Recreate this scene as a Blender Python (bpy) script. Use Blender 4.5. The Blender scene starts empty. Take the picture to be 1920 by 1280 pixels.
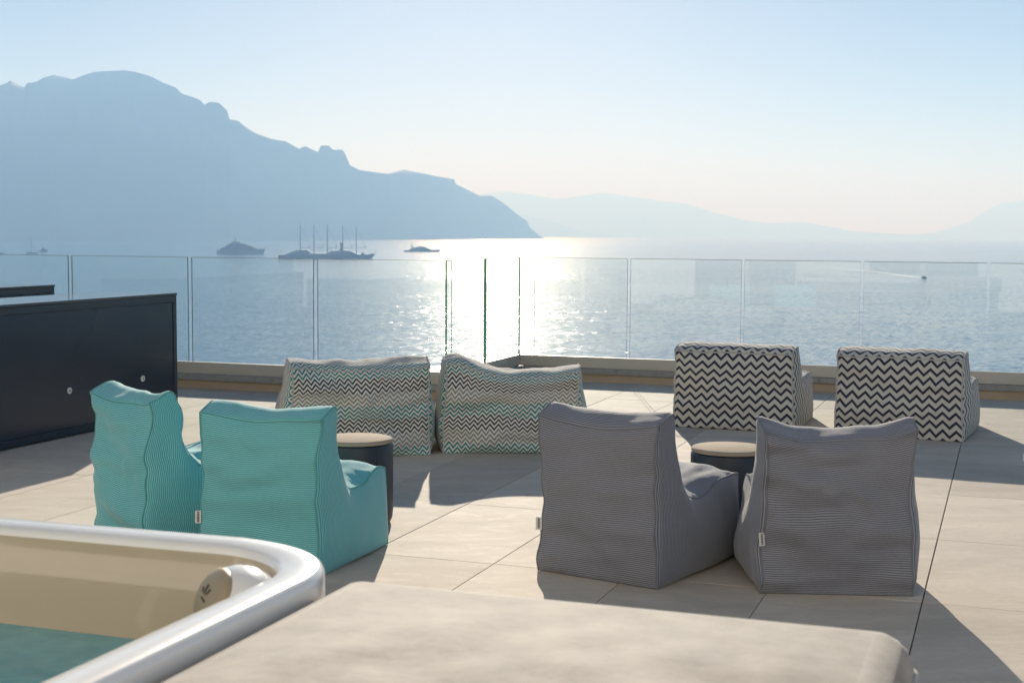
import bpy, bmesh, math, random
from mathutils import Vector, Matrix, noise

R = math.radians
random.seed(7)
scene = bpy.context.scene
col = scene.collection

# ------------------------------------------------------------------ camera
HC = 1.45                                   # eye height over the terrace floor
FPX, PITCH, ROLL = 2640.0, R(4.46), R(0.35)  # focal length in photo pixels (1920 wide)
cr_, sr_ = math.cos(ROLL), math.sin(ROLL)
_r, _u, _f = Vector((1, 0, 0)), Vector((0, math.sin(PITCH), math.cos(PITCH))), Vector((0, math.cos(PITCH), -math.sin(PITCH)))
RIGHT, UP, FWD = _r * cr_ + _u * sr_, _u * cr_ - _r * sr_, _f
cam_d = bpy.data.cameras.new('camera')
cam = bpy.data.objects.new('camera', cam_d)
col.objects.link(cam)
cam.matrix_world = Matrix(((RIGHT.x, UP.x, -FWD.x, 0), (RIGHT.y, UP.y, -FWD.y, 0), (RIGHT.z, UP.z, -FWD.z, HC), (0, 0, 0, 1)))
cam_d.sensor_fit = 'HORIZONTAL'
cam_d.sensor_width = 36
cam_d.lens = FPX / 1920 * 36
cam_d.clip_start = 0.05
cam_d.clip_end = 120000
cam_d.dof.use_dof = True
cam_d.dof.focus_distance = 8.0
cam_d.dof.aperture_fstop = 6.3
scene.camera = cam

# ------------------------------------------------------------------ sky, sun, exposure
SUN_EL, SUN_AZ = R(18.7), R(-0.75)           # azimuth from +Y, negative to the left
world = bpy.data.worlds.new('World')
scene.world = world
world.use_nodes = True
wn = world.node_tree.nodes
wl = world.node_tree.links
sky = wn.new('ShaderNodeTexSky')
sky.sky_type = 'NISHITA'
sky.sun_disc = False
sky.sun_elevation = SUN_EL
sky.sun_rotation = SUN_AZ
sky.altitude = 50
sky.air_density = 0.42
sky.dust_density = 0.15
sky.ozone_density = 2.0
wl.new(sky.outputs[0], wn['Background'].inputs[0])
wn['Background'].inputs[1].default_value = 0.05
sun_d = bpy.data.lights.new('sun', 'SUN')
sun_d.energy = 5.0
sun_d.angle = R(0.53)
sun_d.color = (0.90, 0.92, 0.91)      # white above the haze; it reaches the terrace slightly warm
sun = bpy.data.objects.new('sun', sun_d)
col.objects.link(sun)
sun.location = (0, 30, 20)
sun.rotation_euler = (-(math.pi / 2 - SUN_EL), 0, -SUN_AZ)
scene.view_settings.view_transform = 'Standard'
scene.view_settings.look = 'None'
scene.view_settings.gamma = 1
scene.view_settings.exposure = 0.72
scene.cycles.use_denoising = True
scene.cycles.max_bounces = 8
scene.cycles.transparent_max_bounces = 24
scene.cycles.volume_bounces = 8
scene.cycles.sample_clamp_indirect = 8

# ------------------------------------------------------------------ helpers
TH = R(19.5)                                  # the terrace is turned this much to the camera
CT, ST = math.cos(TH), math.sin(TH)
SEA_Z = -52.5
EARTH = 7.4e6                                 # earth radius with refraction


def W(u, v, z=0.0):
    return Vector((u * CT + v * ST, -u * ST + v * CT, z))


def ray(x, y):
    return RIGHT * ((x - 960) / FPX) - UP * ((y - 640) / FPX) + FWD


def ground(x, y, z=0.0):
    d = ray(x, y)
    return Vector((0, 0, HC)) + d * ((z - HC) / d.z)


def at_dist(x, y, dist):
    d = ray(x, y)
    k = dist / math.hypot(d.x, d.y)
    return Vector((0, 0, HC)) + d * k


def sea_point(x, y):
    """point of the (curved) sea seen at a photo pixel"""
    d = ray(x, y)
    h = math.hypot(d.x, d.y)
    a, b, c = 1 / (2 * EARTH), d.z / h, HC - SEA_Z
    disc = max(b * b - 4 * a * c, 0)
    s = (-b - math.sqrt(disc)) / (2 * a)
    return Vector((d.x / h * s, d.y / h * s, SEA_Z - s * s * a))


def link(o, parent=None):
    col.objects.link(o)
    if parent is not None:
        o.parent = parent
    return o


def mesh_obj(name, verts, faces, mat=None, parent=None, smooth=False, uvs=None, mats=None, fmat=None):
    me = bpy.data.meshes.new(name)
    me.from_pydata([tuple(v) for v in verts], [], faces)
    if mats:
        for m in mats:
            me.materials.append(m)
    elif mat:
        me.materials.append(mat)
    if fmat:
        me.polygons.foreach_set('material_index', fmat)
    if uvs is not None:
        ul = me.uv_layers.new(name='UVMap')
        flat = []
        for p in me.polygons:
            for vi in p.vertices:
                flat += uvs[vi]
        ul.data.foreach_set('uv', flat)
    if smooth:
        me.polygons.foreach_set('use_smooth', [True] * len(me.polygons))
    me.update()
    return link(bpy.data.objects.new(name, me), parent)


def bm_obj(name, bm, mat, parent=None, smooth=False):
    me = bpy.data.meshes.new(name)
    bm.normal_update()
    bm.to_mesh(me)
    bm.free()
    for m in (mat if isinstance(mat, (list, tuple)) else [mat]):
        me.materials.append(m)
    if smooth:
        me.polygons.foreach_set('use_smooth', [True] * len(me.polygons))
    return link(bpy.data.objects.new(name, me), parent)


def bm_box(bm, a, b, bevel=0.0, seg=1, mi=0):
    m = bmesh.new()
    vs = [m.verts.new((x, y, z)) for z in (a[2], b[2]) for y in (a[1], b[1]) for x in (a[0], b[0])]
    for q in ((0, 2, 3, 1), (4, 5, 7, 6), (0, 1, 5, 4), (2, 6, 7, 3), (0, 4, 6, 2), (1, 3, 7, 5)):
        m.faces.new([vs[i] for i in q])
    if bevel:
        bmesh.ops.bevel(m, geom=m.edges[:], offset=bevel, segments=seg, profile=0.5, affect='EDGES')
    tmp = bpy.data.meshes.new('t')
    m.to_mesh(tmp)
    m.free()
    n0 = len(bm.faces)
    bm.from_mesh(tmp)
    bm.faces.ensure_lookup_table()
    for f in bm.faces[n0:]:
        f.material_index = mi
    bpy.data.meshes.remove(tmp)


def box(name, a, b, mat, parent=None, bevel=0.0, seg=1):
    bm = bmesh.new()
    bm_box(bm, a, b, bevel, seg)
    return bm_obj(name, bm, mat, parent)


def tube_geo(path, rad, n=6, closed=False):
    """verts/faces of a tube along a list of points"""
    V, F = [], []
    m = len(path)
    for i, p in enumerate(path):
        t = (path[(i + 1) % m] - path[i - 1]) if closed or 0 < i < m - 1 else (path[1] - path[0] if i == 0 else path[-1] - path[-2])
        t = t.normalized() if t.length > 1e-9 else Vector((0, 0, 1))
        ref = Vector((0, 0, 1)) if abs(t.z) < 0.9 else Vector((1, 0, 0))
        a = t.cross(ref).normalized()
        b = t.cross(a)
        rr = rad[i] if isinstance(rad, (list, tuple)) else rad
        for k in range(n):
            w = 2 * math.pi * k / n
            V.append(p + (a * math.cos(w) + b * math.sin(w)) * rr)
    for i in range(m if closed else m - 1):
        for k in range(n):
            j = (i + 1) % m
            F.append((i * n + k, i * n + (k + 1) % n, j * n + (k + 1) % n, j * n + k))
    return V, F


def lathe(name, prof, mat, parent=None, n=48, smooth=True):
    V = [(r * math.cos(2 * math.pi * k / n), r * math.sin(2 * math.pi * k / n), z) for r, z in prof for k in range(n)]
    F = [(i * n + k, i * n + (k + 1) % n, (i + 1) * n + (k + 1) % n, (i + 1) * n + k) for i in range(len(prof) - 1) for k in range(n)]
    if prof[-1][0] > 1e-6:
        F.append(tuple((len(prof) - 1) * n + k for k in range(n)))
    return mesh_obj(name, V, F, mat, parent, smooth)


def empty(name, loc, rz=0.0):
    o = bpy.data.objects.new(name, None)
    o.empty_display_size = 0.2
    o.location = loc
    o.rotation_euler = (0, 0, rz)
    return link(o)


def tag(o, label, cat, group=None):
    o['label'] = label
    o['category'] = cat
    if group:
        o['group'] = group
    return o


def kind(o, k):
    o['kind'] = k
    return o


class NT:
    """tiny helper round a material's node tree"""

    def __init__(self, name):
        self.m = bpy.data.materials.new(name)
        self.m.use_nodes = True
        self.t = self.m.node_tree
        self.b = self.t.nodes['Principled BSDF']
        self.out = self.t.nodes['Material Output']

    def n(self, typ, **kw):
        o = self.t.nodes.new(typ)
        for k, v in kw.items():
            setattr(o, k, v)
        return o

    def put(self, sock, v):
        if hasattr(v, 'links') or isinstance(v, bpy.types.NodeSocket):
            self.t.links.new(v, sock)
        else:
            sock.default_value = v

    def math(self, op, a, b=0.0, c=0.0):
        o = self.n('ShaderNodeMath', operation=op)
        for i, v in enumerate((a, b, c)):
            if i < len(o.inputs):
                self.put(o.inputs[i], v)
        return o.outputs[0]

    def mix(self, f, a, b):
        o = self.n('ShaderNodeMix', data_type='RGBA')
        self.put(o.inputs[0], f)
        self.put(o.inputs[6], a)
        self.put(o.inputs[7], b)
        return o.outputs[2]

    def noise(self, vec, scale, detail=3.0, rough=0.5, dist=0.0):
        o = self.n('ShaderNodeTexNoise')
        self.put(o.inputs['Vector'], vec)
        o.inputs['Scale'].default_value = scale
        o.inputs['Detail'].default_value = detail
        o.inputs['Roughness'].default_value = rough
        o.inputs['Distortion'].default_value = dist
        return o

    def ramp(self, f, stops, interp='LINEAR'):
        o = self.n('ShaderNodeValToRGB')
        o.color_ramp.interpolation = interp
        e = o.color_ramp.elements
        while len(e) < len(stops):
            e.new(0.5)
        for k, (p, c) in enumerate(stops):
            e[k].position = p
            e[k].color = (*c, 1) if len(c) == 3 else c
        self.put(o.inputs[0], f)
        return o.outputs[0]

    def bump(self, h, strength, dist):
        o = self.n('ShaderNodeBump')
        o.inputs['Strength'].default_value = strength
        o.inputs['Distance'].default_value = dist
        self.put(o.inputs['Height'], h)
        self.t.links.new(o.outputs[0], self.b.inputs['Normal'])

    def set(self, **kw):
        for k, v in kw.items():
            self.put(self.b.inputs[k.replace('_', ' ')], v)
        return self

    def obj(self):
        return self.n('ShaderNodeTexCoord').outputs['Object']

    def uv(self):
        return self.n('ShaderNodeTexCoord').outputs['UV']


def rgb(r, g, b):
    f = lambda c: c / 12.92 if c <= 0.04045 else ((c + 0.055) / 1.055) ** 2.4
    return (f(r / 255), f(g / 255), f(b / 255), 1)


def plain(name, c, rough=0.5, metal=0.0, var=0.12, scale=6.0, bump=0.0, coat=0.0, spec=0.5):
    t = NT(name)
    n = t.noise(t.obj(), scale, 4)
    d = tuple(x * (1 - var) for x in c[:3]) + (1,)
    l = tuple(min(1, x * (1 + var)) for x in c[:3]) + (1,)
    t.set(Base_Color=t.mix(n.outputs[0], d, l), Roughness=rough, Metallic=metal)
    t.b.inputs['Coat Weight'].default_value = coat
    t.b.inputs['Specular IOR Level'].default_value = spec
    if bump:
        t.bump(n.outputs[0], 0.6, bump)
    return t.m


# ------------------------------------------------------------------ materials
def mat_tile():
    t = NT('stone_tile')
    geo = t.n('ShaderNodeNewGeometry').outputs['Position']
    inf = t.n('ShaderNodeObjectInfo').outputs['Random']
    off = t.n('ShaderNodeVectorMath', operation='ADD')
    t.put(off.inputs[0], geo)
    cmb = t.n('ShaderNodeCombineXYZ')
    t.put(cmb.inputs[0], t.math('MULTIPLY', inf, 37.0))
    t.put(cmb.inputs[2], t.math('MULTIPLY', inf, 91.0))
    t.put(off.inputs[1], cmb.outputs[0])
    mp = t.n('ShaderNodeMapping')
    mp.inputs['Rotation'].default_value = (0, 0, TH)
    mp.inputs['Scale'].default_value = (1.0, 2.6, 1.0)
    t.put(mp.inputs[0], off.outputs[0])
    big = t.noise(mp.outputs[0], 1.6, 5, 0.6, 0.8)
    vein = t.noise(mp.outputs[0], 5.0, 7, 0.7, 1.5)
    fine = t.noise(geo, 160.0, 3, 0.7)
    c = t.ramp(big.outputs[0], [(0.3, (0.54, 0.475, 0.40)), (0.5, (0.62, 0.545, 0.46)), (0.72, (0.70, 0.62, 0.53))])
    c = t.mix(t.math('MULTIPLY', t.ramp(vein.outputs[0], [(0.44, (0, 0, 0)), (0.5, (1, 1, 1)), (0.56, (0, 0, 0))]), 0.22), c, (0.36, 0.32, 0.27, 1))
    c = t.mix(t.math('MULTIPLY', fine.outputs[0], 0.3), c, (0.33, 0.30, 0.26, 1))
    hs = t.n('ShaderNodeHueSaturation')
    t.put(hs.inputs['Value'], t.math('MULTIPLY_ADD', inf, 0.20, 0.89))
    t.put(hs.inputs['Color'], c)
    t.set(Base_Color=hs.outputs[0], Roughness=t.math('MULTIPLY_ADD', vein.outputs[0], 0.2, 0.68))
    t.b.inputs['Specular IOR Level'].default_value = 0.15
    h = t.math('ADD', t.math('MULTIPLY', vein.outputs[0], 0.6), t.math('MULTIPLY', fine.outputs[0], 0.25))
    t.bump(h, 0.5, 0.0025)
    return t.m


def mat_stripe(name, light, dark, period=0.0085, duty=0.5):
    """woven outdoor fabric with fine stripes along the panel's v direction"""
    t = NT(name)
    sep = t.n('ShaderNodeSeparateXYZ')
    t.put(sep.inputs[0], t.uv())
    wob = t.noise(t.obj(), 7.0, 2)
    v = t.math('ADD', sep.outputs[1], t.math('MULTIPLY', wob.outputs[0], 0.003))
    fr = t.math('FRACT', t.math('DIVIDE', v, period))
    tri = t.math('ABSOLUTE', t.math('SUBTRACT', fr, 0.5))
    # little teeth of the weave along the stripe
    fx = t.math('FRACT', t.math('DIVIDE', sep.outputs[0], period * 0.55))
    tooth = t.math('MULTIPLY', t.math('ABSOLUTE', t.math('SUBTRACT', fx, 0.5)), 0.22)
    mk = t.math('GREATER_THAN', t.math('ADD', tri, tooth), 0.5 - duty / 2 + 0.055)
    big = t.noise(t.obj(), 3.0, 3)
    c = t.mix(mk, dark, light)
    c = t.mix(t.math('MULTIPLY', big.outputs[0], 0.25), c, tuple(x * 0.7 for x in dark[:3]) + (1,))
    t.set(Base_Color=c, Roughness=0.85)
    t.b.inputs['Sheen Weight'].default_value = 0.35
    t.b.inputs['Sheen Roughness'].default_value = 0.4
    t.b.inputs['Specular IOR Level'].default_value = 0.25
    t.bump(t.math('ADD', tri, t.math('MULTIPLY', wob.outputs[0], 1.5)), 0.5, 0.003)
    return t.m


def mat_zigzag(name, wave, amp, pitch, duty, groups, ground_c):
    """zigzag print: wave length, amplitude, line pitch (metres), share of the line, colours line by line"""
    t = NT(name)
    sep = t.n('ShaderNodeSeparateXYZ')
    t.put(sep.inputs[0], t.uv())
    wob = t.noise(t.obj(), 6.0, 2)
    x = t.math('ADD', sep.outputs[0], t.math('MULTIPLY', wob.outputs[0], 0.012))
    tri = t.math('ABSOLUTE', t.math('SUBTRACT', t.math('FRACT', t.math('DIVIDE', x, wave)), 0.5))
    h = t.math('ADD', sep.outputs[1], t.math('MULTIPLY', tri, amp * 2))
    q = t.math('DIVIDE', h, pitch)
    line = t.math('LESS_THAN', t.math('FRACT', q), duty)
    n = len(groups)
    idx = t.math('DIVIDE', t.math('FLOORED_MODULO', t.math('FLOOR', q), float(n)), float(n))
    lc = t.ramp(t.math('ADD', idx, 0.5 / n), [(k / n, g) for k, g in enumerate(groups)], 'CONSTANT')
    fine = t.noise(t.uv(), 900.0, 2)
    c = t.mix(line, ground_c, lc)
    c = t.mix(t.math('MULTIPLY', fine.outputs[0], 0.12), c, (0.12, 0.12, 0.12, 1))
    t.set(Base_Color=c, Roughness=0.9)
    t.b.inputs['Sheen Weight'].default_value = 0.25
    t.b.inputs['Specular IOR Level'].default_value = 0.2
    t.bump(t.math('ADD', t.math('MULTIPLY', wob.outputs[0], 3.0), fine.outputs[0]), 0.4, 0.002)
    return t.m


def mat_glass():
    t = NT('clear_glass')
    tr = t.n('ShaderNodeBsdfTransparent')
    tr.inputs[0].default_value = (0.965, 0.985, 0.98, 1)
    gl = t.n('ShaderNodeBsdfGlossy')
    gl.inputs['Roughness'].default_value = 0.01
    gl.inputs[0].default_value = (0.9, 0.9, 0.9, 1)
    lw = t.n('ShaderNodeLayerWeight')
    lw.inputs[0].default_value = 0.5
    fz = t.math('MULTIPLY_ADD', t.math('POWER', lw.outputs['Facing'], 5.0), 0.9, 0.035)
    mx = t.n('ShaderNodeMixShader')
    t.put(mx.inputs[0], fz)
    t.t.links.new(tr.outputs[0], mx.inputs[1])
    t.t.links.new(gl.outputs[0], mx.inputs[2])
    t.t.links.new(mx.outputs[0], t.out.inputs[0])
    return t.m


def mat_sea():
    t = NT('sea_water')
    p = t.obj()

    def layer(scale, stretch, rot, k):
        mp = t.n('ShaderNodeMapping')
        mp.inputs['Rotation'].default_value = (0, 0, rot)
        mp.inputs['Scale'].default_value = (scale * stretch, scale, scale)
        t.put(mp.inputs[0], p)
        nz = t.noise(mp.outputs[0], 1.0, 3.0, 0.55, 0.3)
        sub = t.n('ShaderNodeVectorMath', operation='SUBTRACT')
        t.put(sub.inputs[0], nz.outputs['Color'])
        sub.inputs[1].default_value = (0.5, 0.5, 0.5)
        sc = t.n('ShaderNodeVectorMath', operation='SCALE')
        t.put(sc.inputs[0], sub.outputs[0])
        sc.inputs['Scale'].default_value = k
        return sc.outputs[0]
    a = layer(0.5, 0.45, R(8), 0.70)
    b = layer(0.06, 0.5, R(-15), 0.13)
    s = t.n('ShaderNodeVectorMath', operation='ADD')
    t.put(s.inputs[0], a)
    t.put(s.inputs[1], b)
    # calmer and ruffled patches
    mp = t.n('ShaderNodeMapping')
    mp.inputs['Scale'].default_value = (0.0012, 0.004, 0.004)
    t.put(mp.inputs[0], p)
    patch = t.noise(mp.outputs[0], 1.0, 4.0, 0.6, 0.6)
    amt = t.ramp(patch.outputs[0], [(0.32, (0.55, 0.55, 0.55)), (0.62, (1.1, 1.1, 1.1))])
    s2 = t.n('ShaderNodeVectorMath', operation='MULTIPLY')
    t.put(s2.inputs[0], s.outputs[0])
    t.put(s2.inputs[1], amt)
    fl = t.n('ShaderNodeVectorMath', operation='MULTIPLY')
    t.put(fl.inputs[0], s2.outputs[0])
    fl.inputs[1].default_value = (1, 1, 0)
    up = t.n('ShaderNodeVectorMath', operation='ADD')
    t.put(up.inputs[0], fl.outputs[0])
    up.inputs[1].default_value = (0, 0, 1)
    nm = t.n('ShaderNodeVectorMath', operation='NORMALIZE')
    t.put(nm.inputs[0], up.outputs[0])
    t.t.links.new(nm.outputs[0], t.b.inputs['Normal'])
    t.set(Base_Color=(0.010, 0.105, 0.215, 1), Roughness=0.11, IOR=1.33)
    return t.m


M = {}
M['tile'] = mat_tile()
M['grout'] = plain('joint_filler', (0.16, 0.12, 0.085, 1), 0.9)
M['plaster'] = plain('tan_plaster', (0.46, 0.36, 0.25, 1), 0.85, var=0.10, scale=9, bump=0.002)
M['stone'] = plain('grey_stone', (0.30, 0.29, 0.27, 1), 0.8, var=0.3, scale=16, bump=0.006)
M['ledge'] = plain('white_ledge', (0.75, 0.72, 0.68, 1), 0.7, var=0.06)
M['alu'] = plain('champagne_aluminium', (0.50, 0.47, 0.40, 1), 0.45, 0.1, var=0.05, scale=3)
M['glass'] = mat_glass()
M['edge'] = plain('green_glass_edge', (0.05, 0.30, 0.17, 1), 0.15, var=0.1, spec=0.8)
M['cab'] = plain('navy_powder_coat', (0.008, 0.022, 0.042, 1), 0.30, var=0.15, scale=2)
M['cab_panel'] = plain('navy_panel', (0.007, 0.021, 0.043, 1), 0.20, var=0.15, scale=1.5)
M['cab_top'] = plain('navy_counter', (0.05, 0.06, 0.07, 1), 0.12, var=0.1, scale=2)
M['lock'] = plain('white_lock', (0.72, 0.72, 0.70, 1), 0.35, var=0.03)
M['dark'] = plain('dark_plastic', (0.02, 0.02, 0.02, 1), 0.5)
M['grey_stripe'] = mat_stripe('grey_striped_fabric', (0.34, 0.35, 0.39, 1), (0.115, 0.122, 0.148, 1))
M['teal_stripe'] = mat_stripe('teal_striped_fabric', (0.29, 0.66, 0.68, 1), (0.072, 0.36, 0.40, 1))
M['grey_pipe'] = plain('grey_seam', (0.18, 0.185, 0.21, 1), 0.9, var=0.3, scale=300)
M['teal_pipe'] = plain('teal_seam', (0.12, 0.38, 0.38, 1), 0.9, var=0.3, scale=300)
NAVY, CREAM = (0.030, 0.032, 0.060), (0.60, 0.58, 0.52, 1)
M['navy_zig'] = mat_zigzag('navy_zigzag_fabric', 0.088, 0.044, 0.062, 0.39, [NAVY, NAVY], CREAM)
tl, dk, gy = (0.004, 0.20, 0.20), (0.020, 0.018, 0.026), (0.25, 0.235, 0.21)
M['multi_zig'] = mat_zigzag('teal_grey_zigzag_fabric', 0.052, 0.031, 0.030, 0.46, [tl, tl, tl, gy, gy, gy, dk, dk, dk], (0.70, 0.68, 0.63, 1))
M['cream_pipe'] = plain('cream_seam', (0.45, 0.44, 0.42, 1), 0.9, var=0.4, scale=120)
M['tag'] = plain('white_label', (0.70, 0.70, 0.68, 1), 0.7, var=0.05)
M['ink'] = plain('label_ink', (0.05, 0.05, 0.05, 1), 0.7)
M['table_body'] = plain('navy_leatherette', (0.016, 0.024, 0.036, 1), 0.42, var=0.1, scale=30, bump=0.0006)
M['table_top'] = plain('beige_stoneware', (0.36, 0.295, 0.225, 1), 0.85, var=0.10, scale=10, bump=0.001, spec=0.1)

# ------------------------------------------------------------------ setting: sea, hills, haze, hillside
def build_sea():
    nr, na = 90, 160
    V, F = [(0, 0, SEA_Z)], []
    rad = [60 * (50000 / 60) ** (k / (nr - 1)) for k in range(nr)]
    for r in rad:
        for k in range(na):
            a = 2 * math.pi * k / na
            V.append((r * math.cos(a), r * math.sin(a), SEA_Z - r * r / (2 * EARTH)))
    for k in range(na):
        F.append((0, 1 + k, 1 + (k + 1) % na))
    for i in range(nr - 1):
        for k in range(na):
            a, b = 1 + i * na, 1 + (i + 1) * na
            F.append((a + k, b + k, b + (k + 1) % na, a + (k + 1) % na))
    kind(mesh_obj('sea', V, F, mat_sea(), smooth=True), 'structure')


build_sea()


def interp(pts, x):
    if x <= pts[0][0]:
        return pts[0][1]
    for (a, b), (c, d) in zip(pts, pts[1:]):
        if x <= c:
            return b + (d - b) * (x - a) / (c - a)
    return pts[-1][1]


M['rock'] = plain('hazy_rock_and_scrub', (0.060, 0.066, 0.050, 1), 0.95, var=0.4, scale=0.004)


def mountain(name, sil, shore, back, step, rough=1.0, seed=0):
    """a ridge whose crest is seen along the pixel outline sil, rising from the shore distance given along x"""
    x0, x1 = sil[0][0], sil[-1][0]
    n = int((x1 - x0) / step) + 1
    rows = 18
    V, F = [], []
    for i in range(n + 1):
        x = x0 + (x1 - x0) * i / n
        y = interp(sil, x)
        ds = interp(shore, x)
        base = SEA_Z - ds * ds / (2 * EARTH) - 3
        d0 = ray(x, y)
        tanel = d0.z / math.hypot(d0.x, d0.y)
        guess = ds + back
        hz = HC + tanel * guess
        dr = ds + max(60.0, min(back, (hz - base) * 1.15))
        hz = max(HC + tanel * dr, base + 1)
        dirx, diry = d0.x / math.hypot(d0.x, d0.y), d0.y / math.hypot(d0.x, d0.y)
        for k in range(rows + 6):
            if k <= rows:
                t = k / rows
                d = ds + (dr - ds) * t
                g = t ** 0.85
                nz = noise.fractal(Vector((dirx * d * 0.0011 + seed, diry * d * 0.0011, 3.1)), 1.0, 2.1, 5)
                z = base + (hz - base) * g * (1 + 0.24 * rough * nz * math.sin(math.pi * t))
                lim = HC + tanel * d
                if t < 1:
                    z = min(z, base + (lim - base) * (0.97 if t > .3 else 1))
            else:
                t = (k - rows) / 5
                d = dr + (dr - ds + 400) * t
                z = hz + (base - 5 - hz) * t ** 1.2
            V.append((dirx * d, diry * d, z))
    m = rows + 6
    for i in range(n):
        for k in range(m - 1):
            F.append((i * m + k, (i + 1) * m + k, (i + 1) * m + k + 1, i * m + k + 1))
    return kind(mesh_obj(name, V, F, M['rock'], smooth=True), 'structure')


SIL = [(-160, 190), (-90, 150), (-40, 172), (0, 161), (14.6, 155), (19, 150.4), (27, 156), (45.6, 164), (51, 155.5), (67, 154), (84, 145), (100, 141),
       (120, 144.5), (137, 149.3), (157, 141), (180.5, 134.7), (233, 131.8), (255, 135.4), (284, 144), (306, 155.5), (330, 164.6), (341, 176),
       (361, 182), (375.5, 188), (383, 196.7), (394, 191), (410, 193), (426.5, 208), (430, 224), (446.6, 226.6), (463, 240), (481, 250.6),
       (510, 261), (536, 265), (561, 279.4), (572, 274), (596, 285.3), (601.5, 273.2), (616, 273.2), (625, 281.2), (641.6, 280.5), (647, 288),
       (656, 309.7), (674, 319), (700, 322.7), (728.6, 325.7), (757, 318), (783, 323), (821, 331), (852.5, 336), (854, 345), (884, 359.4),
       (900, 367.7), (922, 367), (941, 378.5), (973, 404), (989, 415), (992, 425), (1011, 442), (1021, 446.5)]
mountain('mountain', SIL, [(-160, 7600), (100, 8000), (430, 8000), (731, 9600), (1021, 13200)], 2600, 2.0)
FAR1 = [(870, 372), (910, 362.6), (954, 359.4), (992, 364.5), (1043, 373.4), (1081, 369), (1132, 360.7), (1183, 369), (1240, 376.6), (1291, 383),
        (1335, 397.5), (1399, 413.4), (1450, 418.5), (1500, 416), (1545, 423), (1602, 434), (1716, 440), (1800, 446)]
mountain('far_mountains', FAR1, [(870, 36000), (1800, 36000)], 3500, 6.0, seed=5)
FAR2 = [(940, 396), (973, 401), (989, 404), (1018, 409), (1056, 421), (1094, 436), (1150, 443), (1250, 446)]
mountain('far_headland', FAR2, [(940, 31000), (1250, 31000)], 3000, 5.0, seed=9)
FAR3 = [(1690, 446), (1760, 434), (1818, 416.6), (1843, 397.5), (1875, 381.6), (1920, 375), (1990, 371), (2080, 380), (2180, 398)]
mountain('far_peak', FAR3, [(1690, 38000), (2180, 38000)], 3500, 6.0, seed=13)


def build_hillside():
    V, F = [], []
    nu, nv = 24, 20
    for j in range(nv + 1):
        v = -60 + 200 * j / nv
        for i in range(nu + 1):
            u = -120 + 240 * i / nu
            z = -1.6 if v < 14.5 else -1.6 - (v - 14.5) * 0.62
            if v < 14.5 and (u < -14 or u > 14):
                z -= min(30, (abs(u) - 14) * 0.3)
            z += noise.noise(Vector((u * .05, v * .05, 1))) * (1.2 if z < -3 else 0.2) - (1.0 if z > -3 else 0)
            V.append(W(u, v, z))
    m = nu + 1
    for j in range(nv):
        for i in range(nu):
            F.append((j * m + i, j * m + i + 1, (j + 1) * m + i + 1, (j + 1) * m + i))
    kind(mesh_obj('hillside', V, F, M['rock']), 'structure')


build_hillside()

hz = NT('sea_haze')
hz.t.nodes.remove(hz.b)
pv = hz.n('ShaderNodeVolumePrincipled')
pv.inputs['Color'].default_value = (0.39, 0.65, 1.0, 1)
pv.inputs['Absorption Color'].default_value = (1, 1, 1, 1)
pv.inputs['Density'].default_value = 1.5e-4
pv.inputs['Anisotropy'].default_value = 0.12
hz.t.links.new(pv.outputs[0], hz.out.inputs['Volume'])
kind(box('haze', (-52000, -52000, -420), (52000, 52000, 1240), hz.m), 'stuff')

# ------------------------------------------------------------------ terrace: floor with single tiles, parapets, glass
U_RET, V_L, V_R = -4.515, 11.13, 13.05          # return wall, left parapet line, right parapet line
U_MIN, U_MAX, V_MIN = -13.0, 8.0, -4.0
floor = empty('terrace_floor', (0, 0, 0), -TH)
kind(floor, 'structure')
fm = bmesh.new()
bm_box(fm, (U_MIN, V_MIN, -0.6), (U_RET - 0.002, V_L + 0.3, -0.016))
bm_box(fm, (U_RET, V_MIN, -0.6), (U_MAX, V_R + 0.3, -0.016))
slab = bm_obj('slab', fm, M['grout'], floor)
TU, TV, U0, V0 = 0.602, 1.222, -3.302, 5.70
tile_mesh = None
for iu in range(-17, 20):
    for iv in range(-9, 8):
        ua, ub = U0 + iu * TU + 0.0017, U0 + (iu + 1) * TU - 0.0017
        va, vb = V0 + iv * TV + 0.0017, V0 + (iv + 1) * TV - 0.0017
        if iu == 4:
            ub -= 0.0008
        if iu == 5:
            ua += 0.0008
        lim = V_R if ua > U_RET - 0.3 else V_L
        va2, vb2 = max(va, V_MIN), min(vb, lim + 0.06)
        ua2, ub2 = max(ua, U_MIN), min(ub, U_MAX)
        if vb2 > V_L + 0.06:
            ua2 = max(ua2, U_RET - 0.06)
        if vb2 - va2 < 0.03 or ub2 - ua2 < 0.03:
            continue
        # leave out tiles nobody could see
        cu, cv = (ua2 + ub2) / 2, (va2 + vb2) / 2
        c = W(cu, cv)
        if c.y < 1.2 or abs(c.x) > 0.42 * c.y + 1.6:
            continue
        full = abs((ub2 - ua2) - (TU - 0.0034)) < 1e-6 and abs((vb2 - va2) - (TV - 0.0034)) < 1e-6
        if full and tile_mesh:
            o = bpy.data.objects.new('tile', tile_mesh)
            link(o, floor)
        else:
            hu, hv = (ub2 - ua2) / 2, (vb2 - va2) / 2
            o = box('tile', (-hu, -hv, -0.014), (hu, hv, 0), M['tile'], floor, 0.0012)
            if full:
                tile_mesh = o.data
        o.location = (cu, cv, random.uniform(-0.0006, 0.0004))

M['edge_thin'] = M['edge']


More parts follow.
